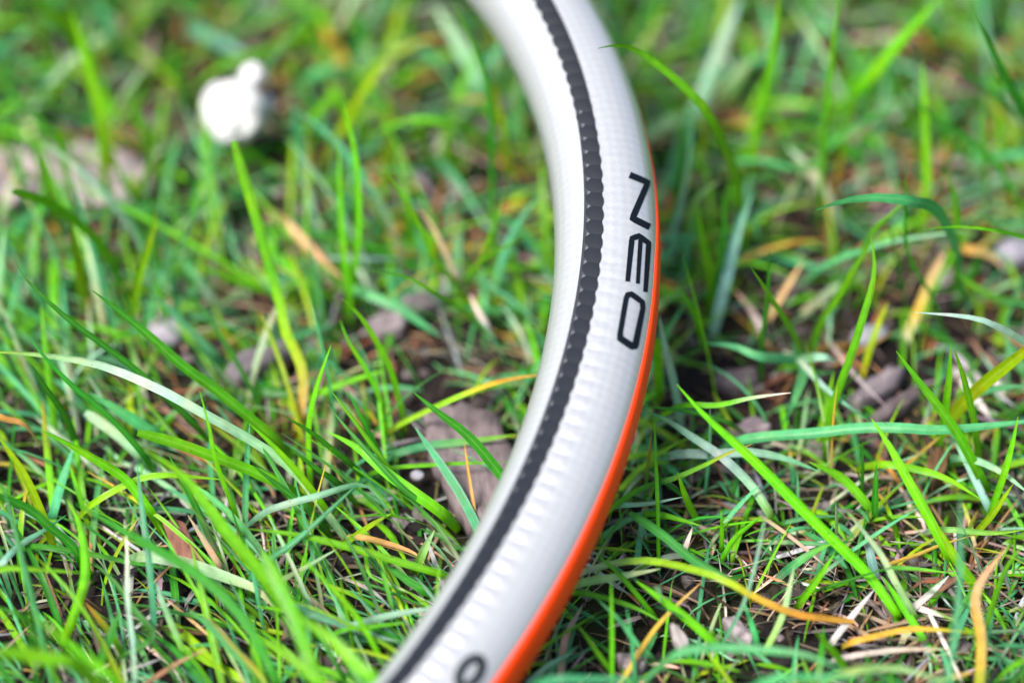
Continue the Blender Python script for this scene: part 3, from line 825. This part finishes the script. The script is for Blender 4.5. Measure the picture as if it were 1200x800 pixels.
 ([(770,602),(795,608),(822,616)],(1.2,1.4),8,'g'), ([(846,642),(846,620),(845,597)],(0.5,1.6),6,'g'), ([(848,652),(862,630),(894,603)],(0.6,2.0),7,'g'), ([(922,668),(952,647),(978,635)],(1.0,1.8),11,'ptg'), ([(898,760),(917,720),(931,663)],(0.6,2.2),9,'yp'), ([(938,705),(960,675),(978,648)],(0.6,1.8),10,'g'),
 ([(1071,720),(1050,682),(1030,645),(994,600)],(0.6,2.8),9,'gpb'), ([(1026,678),(1020,650),(1014,622)],(0.5,1.6),12,'bb'), ([(1156,736),(1175,675),(1199,637)],(0.6,2.6),8,'g'), ([(1150,696),(1125,662),(1094,610)],(0.6,2.4),13,'g'), ([(1145,623),(1165,600),(1187,567)],(0.6,2.2),9,'y'), ([(1105,620),(1162,624),(1202,620)],(1.2,1.2),8,'py'),
 ([(1048,665),(1080,667),(1113,671)],(1.0,1.0),6,'tg'), ([(993,789),(982,770),(955,738)],(0.6,2.2),11,'g'), ([(1204,770),(1180,785),(1165,800)],(1.0,1.4),9,'g'), ([(803,642),(812,616)],(0.6,1.0),7,'ww'), ([(1075,712),(1120,726)],(0.6,0.6),8,'ww'),
]
lawn = Blades()
for t in LAWN: trace(lawn, *t)

# fill: shorter blades among them, thinner where the soil shows
SPARSE = [(1020,440,120,60,.06),(870,460,90,55,.10),(690,740,60,80,.12),(500,440,90,50,.10),(540,545,60,75,.04),(1030,745,120,55,.15),(420,690,60,45,.25),(290,420,70,45,.2),(820,730,90,60,.22),(1070,660,60,40,.3),(900,360,90,45,.2),
          (90,200,80,30,.9),(210,750,60,50,.3),(280,125,70,60,.35),(210,632,30,30,.1),(1090,370,90,60,.3)]
def keep(px, py):
    k = 1.0
    for cx_, cy_, rx, ry, q in SPARSE:
        d = ((px - cx_) / rx) ** 2 + ((py - cy_) / ry) ** 2
        if d < 1.6: k = min(k, q + (1 - q) * max(0.0, d - 0.8) / 0.8)
    return k

def free_blade(bl, x, y, length, width, az, lean, droop, cols, n=8):
    p = np.array([x, y, gz(x, y) - 0.001])
    dv = np.array([math.cos(az), math.sin(az), 0.0])
    el = lean
    P = [p.copy()]
    st = length / (n - 1)
    for i in range(n - 1):
        p = p + st * (dv * math.cos(el) + np.array([0, 0, math.sin(el)]))
        el -= droop / (n - 1)
        if p[2] < 0.0015: p[2] = 0.0015 + random.uniform(0, 0.002); el = max(el, 0.05)
        P.append(p.copy())
    P = np.array(P)
    side = np.array([-dv[1], dv[0], 0.0])
    a = random.uniform(-0.9, 0.9)
    side = side * math.cos(a) + np.array([0, 0, 1.0]) * math.sin(a) * 0.6 + dv * math.sin(a) * 0.5
    bl.add(P, width, cols, side, fold=random.uniform(0.1, 0.5) * random.choice((-1, 1)), twist=random.uniform(-1.2, 1.2))

GC = 'ggggdddttttyp'
n_fill = 0
while n_fill < 13000:
    x, y = random.uniform(-0.30, 0.30), random.uniform(-0.20, 0.40)
    px, py, dep = to_px((x, y, 0))
    if 225 < px < 335 and 60 < py < 215: continue
    tuft = mnoise.noise(Vector((x * 30, y * 30, 3.0)))
    if random.random() > keep(px, py) * (1.0 if py > 330 and px > 560 else 0.72 if py > 330 else 0.42) * (0.55 + 0.9 * max(-0.4, tuft)): continue
    n_fill += 1
    far = min(max((520 - py) / 400, 0), 1.2)
    ln = random.uniform(0.010, 0.030) + far * random.uniform(0.004, 0.030)
    if random.random() < 0.06: ln *= 1.5
    left = px < 560 and py > 330
    az = random.uniform(0, 2 * math.pi)
    if left and random.random() < 0.75:
        az = random.gauss(R(128), 0.5); ln *= 1.45
    lean = random.uniform(0.5, 1.45) if random.random() < 0.35 + 0.35 * min(far, 1) else random.uniform(0.1, 0.7)
    c = random.choice(GC)
    b = np.array(jit(C[c], 0.25))
    cols = [b * np.array([1.3, 1.0, 0.9]), b, b]
    if random.random() < 0.08: cols = [b, b, np.array(jit(C['o'])) * 0.8]
    elif random.random() < 0.2: cols = [np.array(jit(C['w'])) * 0.6, b, b]
    free_blade(lawn, x, y, ln, (random.uniform(0.0004, 0.0010) if random.random() < 0.55 else random.uniform(0.0009, 0.0019)) * (1 + 0.8 * min(far, 1)), az, lean, random.uniform(0.1, 1.6), cols)
for i in range(9000):                          # the lawn goes on round about
    x, y = random.uniform(-0.75, 0.75), random.uniform(-0.42, 0.95)
    if abs(x) < 0.29 and -0.19 < y < 0.39: continue
    b = np.array(jit(C[random.choice(GC)], 0.25))
    free_blade(lawn, x, y, random.uniform(0.014, 0.045), random.uniform(0.0012, 0.0032), random.uniform(0, 6.28), random.uniform(0.3, 1.4), random.uniform(0.1, 1.5), [b, b], n=6)
go = lawn.build('grass', M_GRASS)
tag(go, 'green lawn grass around the hoop', kind='stuff')

# straw litter
lit = Blades()
DENSE = [(1040,720,170,95,3.0),(880,620,110,70,2.2),(1010,470,150,80,1.0),(450,430,140,60,1.0),(1150,600,80,80,1.4),(200,60,300,120,.9),(950,90,300,130,1.0),(420,230,160,100,.9),(60,330,120,80,.8),(120,730,140,70,1.2),(700,740,80,80,1.0),(900,340,120,60,.9)]
k = 0
while k < 8600:
    x, y = random.uniform(-0.28, 0.28), random.uniform(-0.18, 0.36)
    px, py, dep = to_px((x, y, 0))
    q = 0.35
    for cx_, cy_, rx, ry, s in DENSE:
        if ((px - cx_) / rx) ** 2 + ((py - cy_) / ry) ** 2 < 1: q = max(q, s / 3)
    if random.random() > q: continue
    k += 1
    c = random.choice('wwwssslllrll' if py > 560 else 'llrrrrssolwl')
    b = np.array(jit(C[c], 0.3)) * (random.uniform(0.4, 1.0) if random.random() < 0.6 else random.uniform(0.08, 0.3))
    free_blade(lit, x, y, random.uniform(0.006, 0.026), random.uniform(0.0003, 0.0013) * (1.9 if py < 330 else 1.0), random.uniform(0, 6.28), random.uniform(-0.05, 0.35), random.uniform(-0.3, 0.7), [b, b * 0.9], n=6)
lo = lit.build('straw_litter', M_STRAW)
tag(lo, 'dead straw litter between the blades', kind='stuff')

# soil crumbs
def crumbs():
    ico = bmesh.new(); bmesh.ops.create_icosphere(ico, subdivisions=1, radius=1.0)
    bv = np.array([v.co[:] for v in ico.verts]); bf = [[v.index for v in f.verts] for f in ico.faces]
    V, F, CC = [], [], []
    for i in range(5200):
        x, y = random.uniform(-0.24, 0.24), random.uniform(-0.17, 0.33)
        r = random.uniform(0.0006, 0.0026) * (1.6 if random.random() < 0.07 else 1)
        sv = bv * (1 + rng.uniform(-0.3, 0.3, (len(bv), 1))) * r * np.array([1, random.uniform(.6, 1.2), random.uniform(.5, .9)])
        a = random.uniform(0, 6.28)
        sv = sv @ np.array([[math.cos(a), -math.sin(a), 0], [math.sin(a), math.cos(a), 0], [0, 0, 1]])
        b = len(V)
        V.extend(sv + np.array([x, y, gz(x, y) + r * 0.25]))
        F.extend([[q + b for q in f] for f in bf])
        c = random.choice([(0.01, 0.008, 0.008), (0.02, 0.015, 0.014), (0.04, 0.032, 0.032), (0.12, 0.10, 0.10), (0.03, 0.018, 0.012)])
        CC.extend([c] * len(bv))
    o = mesh_obj('soil_crumbs', V, F, M_CHIP, cols=CC, smooth=False)
    tag(o, 'dark soil crumbs between the grass', kind='stuff')
crumbs()

# ------------------------------------------------------------------ bark, leaves, stones
def slab(name, label, cat, outline, z, thick, col, mat=None, dome=0.0, curl=0.0, group=None, edge=0.25):
    O3 = [at_z(x, y, z / 100) for x, y in outline]
    if dome: P = catmull(O3 + O3[:1], 37)[:-1]
    else:
        P = []
        for i in range(len(O3)):
            a_, b_ = O3[i], O3[(i + 1) % len(O3)]
            for j in range(5):
                q = a_ + (b_ - a_) * j / 5
                P.append(q + (b_ - a_)[[1, 0, 2]] * np.array([1, -1, 0]) * 0.09 * (random.random() - 0.5) * (j > 0))
        P = np.array(P)
    c = P.mean(0)
    th = thick / 100
    V, F, CC = [], [], []
    rings = [(0.93, -th), (1.0, -th * 0.55), (1.0, -th * edge), (0.95, 0.0), (0.7, 0.0), (0.4, 0.0)]
    n = len(P)
    ew, ev = np.linalg.eigh(np.cov((P - c)[:, :2].T))
    ang = math.atan2(ev[1, 1], ev[0, 1])
    for k_, dz in rings:
        for i in range(n):
            q = c + (P[i] - c) * k_ * (1 + 0.05 * mnoise.noise(Vector((i * 0.9, label.__len__(), k_ * 2))))
            grain = mnoise.noise(Vector((q[0] * 90 * math.cos(ang) + q[1] * 90 * math.sin(ang), (q[1] * math.cos(ang) - q[0] * math.sin(ang)) * 500, 2.0))) * (0.35 if name in ('bark_piece', 'dead_leaf') else 1.0)
            up = dz + th * 0.45 * grain + (dome / 100) * (1 - k_ ** 2) + (curl / 100) * ((q[0] - c[0]) / 0.02) ** 2
            V.append((q[0], q[1], q[2] + up))
            CC.append(np.array(col) * (1 + 0.55 * grain))
    V.append((c[0], c[1], c[2] + dome / 100)); CC.append(col)
    for r in range(len(rings) - 1):
        for i in range(n):
            F.append((r * n + i, r * n + (i + 1) % n, (r + 1) * n + (i + 1) % n, (r + 1) * n + i))
    for i in range(n): F.append(((len(rings) - 1) * n + i, (len(rings) - 1) * n + (i + 1) % n, len(V) - 1))
    F.append(list(range(n))[::-1])
    o = mesh_obj(name, V, F, mat or M_CHIP, cols=CC, smooth=True)
    recentre(o, (c[0], c[1], c[2] - th))
    return tag(o, label, cat, group)

slab('bark_piece', 'flat purplish brown bark piece lying beside the hoop under thin blades', 'bark', [(492,478),(540,468),(584,484),(600,520),(612,560),(590,606),(548,612),(522,565),(500,522)], 0.9, 0.7, (0.125, 0.098, 0.10))
slab('dead_leaf', 'pinkish grey dead leaf half hidden in blurred grass at left', 'dead leaf', [(-14,168),(40,160),(110,166),(155,180),(182,206),(165,230),(110,238),(55,226),(5,236)], 0.8, 0.22, (0.24, 0.195, 0.195), dome=0.15)
slab('leaf_fragment', 'reddish brown leaf fragment behind blades in the lower left', 'leaf fragment', [(190,610),(212,608),(224,628),(234,652),(222,660),(206,648)], 0.9, 0.16, (0.19, 0.085, 0.06), dome=0.1)
BG = 'bark chips on the bare soil'
for lab, ol, z, th, col in [
 ('long grey bark chip lying on dark soil, upper of two on the right', [(992,464),(1010,446),(1046,428),(1060,432),(1050,450),(1008,470)], 0.8, 0.6, (0.12, 0.10, 0.108)),
 ('narrow brownish grey bark chip just above the long level blade', [(1020,486),(1040,468),(1072,452),(1080,458),(1058,474),(1030,492)], 0.8, 0.5, (0.09, 0.07, 0.073)),
 ('lilac grey bark chunk left of the light upright blade', [(264,432),(286,412),(340,396),(350,404),(310,426),(276,444)], 0.7, 0.5, (0.105, 0.09, 0.10)),
 ('grey bark chip behind the slender arching blade left of the hoop', [(446,364),(478,346),(520,338),(526,346),(492,360),(456,374)], 0.7, 0.5, (0.11, 0.095, 0.10)),
 ('dark grey bark chip in front of the hoop\'s straw tuft', [(428,372),(456,360),(480,368),(472,386),(440,390)], 0.7, 0.6, (0.12, 0.10, 0.105)),
 ('slim grey bark chip beside the green blade with a straw tip', [(862,496),(884,486),(905,498),(900,506),(876,508)], 0.7, 0.5, (0.15, 0.12, 0.13)),
 ('dark bark chip tilted among soil left of the rosette', [(836,442),(850,428),(884,430),(890,444),(866,454)], 0.6, 0.5, (0.10, 0.08, 0.085)),
 ('small lilac bark chip beside black soil in the lower middle', [(846,722),(860,718),(886,738),(880,750),(862,742)], 0.6, 0.4, (0.24, 0.20, 0.21)),
 ('grey bark sliver on black soil below the hoop\'s orange edge', [(722,766),(744,762),(760,772),(752,782),(730,780)], 0.6, 0.4, (0.17, 0.145, 0.15)),
 ('brown bark chip at the foot of the right-hand tuft', [(1086,540),(1098,524),(1112,530),(1108,552),(1094,560)], 0.8, 0.6, (0.10, 0.055, 0.025)),
 ('pale whitish chip lying beside the long yellow straw', [(784,728),(796,730),(808,752),(798,760),(788,746)], 0.8, 0.3, (0.24, 0.215, 0.21))]:
    slab('bark_chip', lab, 'bark chip', ol, z, th, col, group=BG)

def pebble(label, px, py, z, rx, ry, rz, col):
    bm = bmesh.new(); bmesh.ops.create_icosphere(bm, subdivisions=3, radius=1.0)
    p = at_z(px, py, z / 100)
    V = []
    for v in bm.verts:
        d = 1 + 0.16 * mnoise.noise(v.co * 1.3 + Vector((px, py, 0)))
        V.append((v.co.x * rx * d, v.co.y * ry * d, v.co.z * rz * d))
    F = [[q.index for q in f.verts] for f in bm.faces]
    o = mesh_obj('pebble', V, F, M_STONE, cols=[col] * len(V))
    o.location = p
    o.rotation_euler = (0, 0, random.uniform(-0.4, 0.4))
    tag(o, label, 'pebble', 'pebbles in the soil')
pebble('smooth grey pebble on dark soil behind the tall curved blade', 1018, 393, 0.5, 0.0050, 0.0034, 0.0026, (0.18, 0.18, 0.20))
pebble('pale lilac pebble between blades left of the lilac bark chunk', 196, 388, 0.5, 0.0050, 0.0050, 0.0040, (0.20, 0.18, 0.21))
pebble('round pale pebble at the right border below the level bright blade', 1190, 296, 0.6, 0.0060, 0.0045, 0.0040, (0.16, 0.15, 0.18))
pebble('small glinting grey pebble beside the tan straw, lower left of the bark piece', 489, 557, 0.5, 0.0017, 0.0015, 0.0013, (0.30, 0.28, 0.32))

# white clump: a lumpy body and smaller lobes
wc = empty('white_clump', at_z(277, 172, 0.010))
tag(wc, 'small bright white rounded clump with a knob on top, resting in blurred grass', 'white clump')
WL = np.array(wc.location)
def lobe(name, px, py, z, rpx, squash, amp, seed, col):
    bm = bmesh.new(); bmesh.ops.create_icosphere(bm, subdivisions=4, radius=1.0)
    p = at_z(px, py, z / 100)
    dep = (p - CAM) @ FW
    r = rpx * 0.0002 * dep / D
    V = []
    for v in bm.verts:
        d = 1 + amp * mnoise.noise(v.co * 1.6 + Vector((seed, 0, 0))) + amp * 0.5 * mnoise.noise(v.co * 4 + Vector((0, seed, 0)))
        q = np.array(v.co[:]) * r * d * np.array(squash)
        V.append(q + p - WL)
    F = [[q.index for q in f.verts] for f in bm.faces]
    mesh_obj(name, V, F, M_WHITE, parent=wc, cols=[col] * len(V))
lobe('body', 273, 129, 2.4, 37, (1.08, 0.95, 0.95), 0.10, 3.0, (0.40, 0.40, 0.395))
lobe('knob', 296, 88, 3.1, 15.5, (1, 1, 0.95), 0.12, 8.0, (0.42, 0.41, 0.42))
for q in ((251, 136, 17), (258, 111, 17), (284, 147, 20), (268, 153, 19), (290, 114, 12)):
    lobe('lobe', q[0], q[1], 2.3, q[2], (1, 0.9, 0.9), 0.22, q[0], (0.38, 0.38, 0.37))
lobe('knob', 313, 124, 2.0, 11, (0.8, 1, 1.2), 0.2, 12.0, (0.42, 0.40, 0.45))
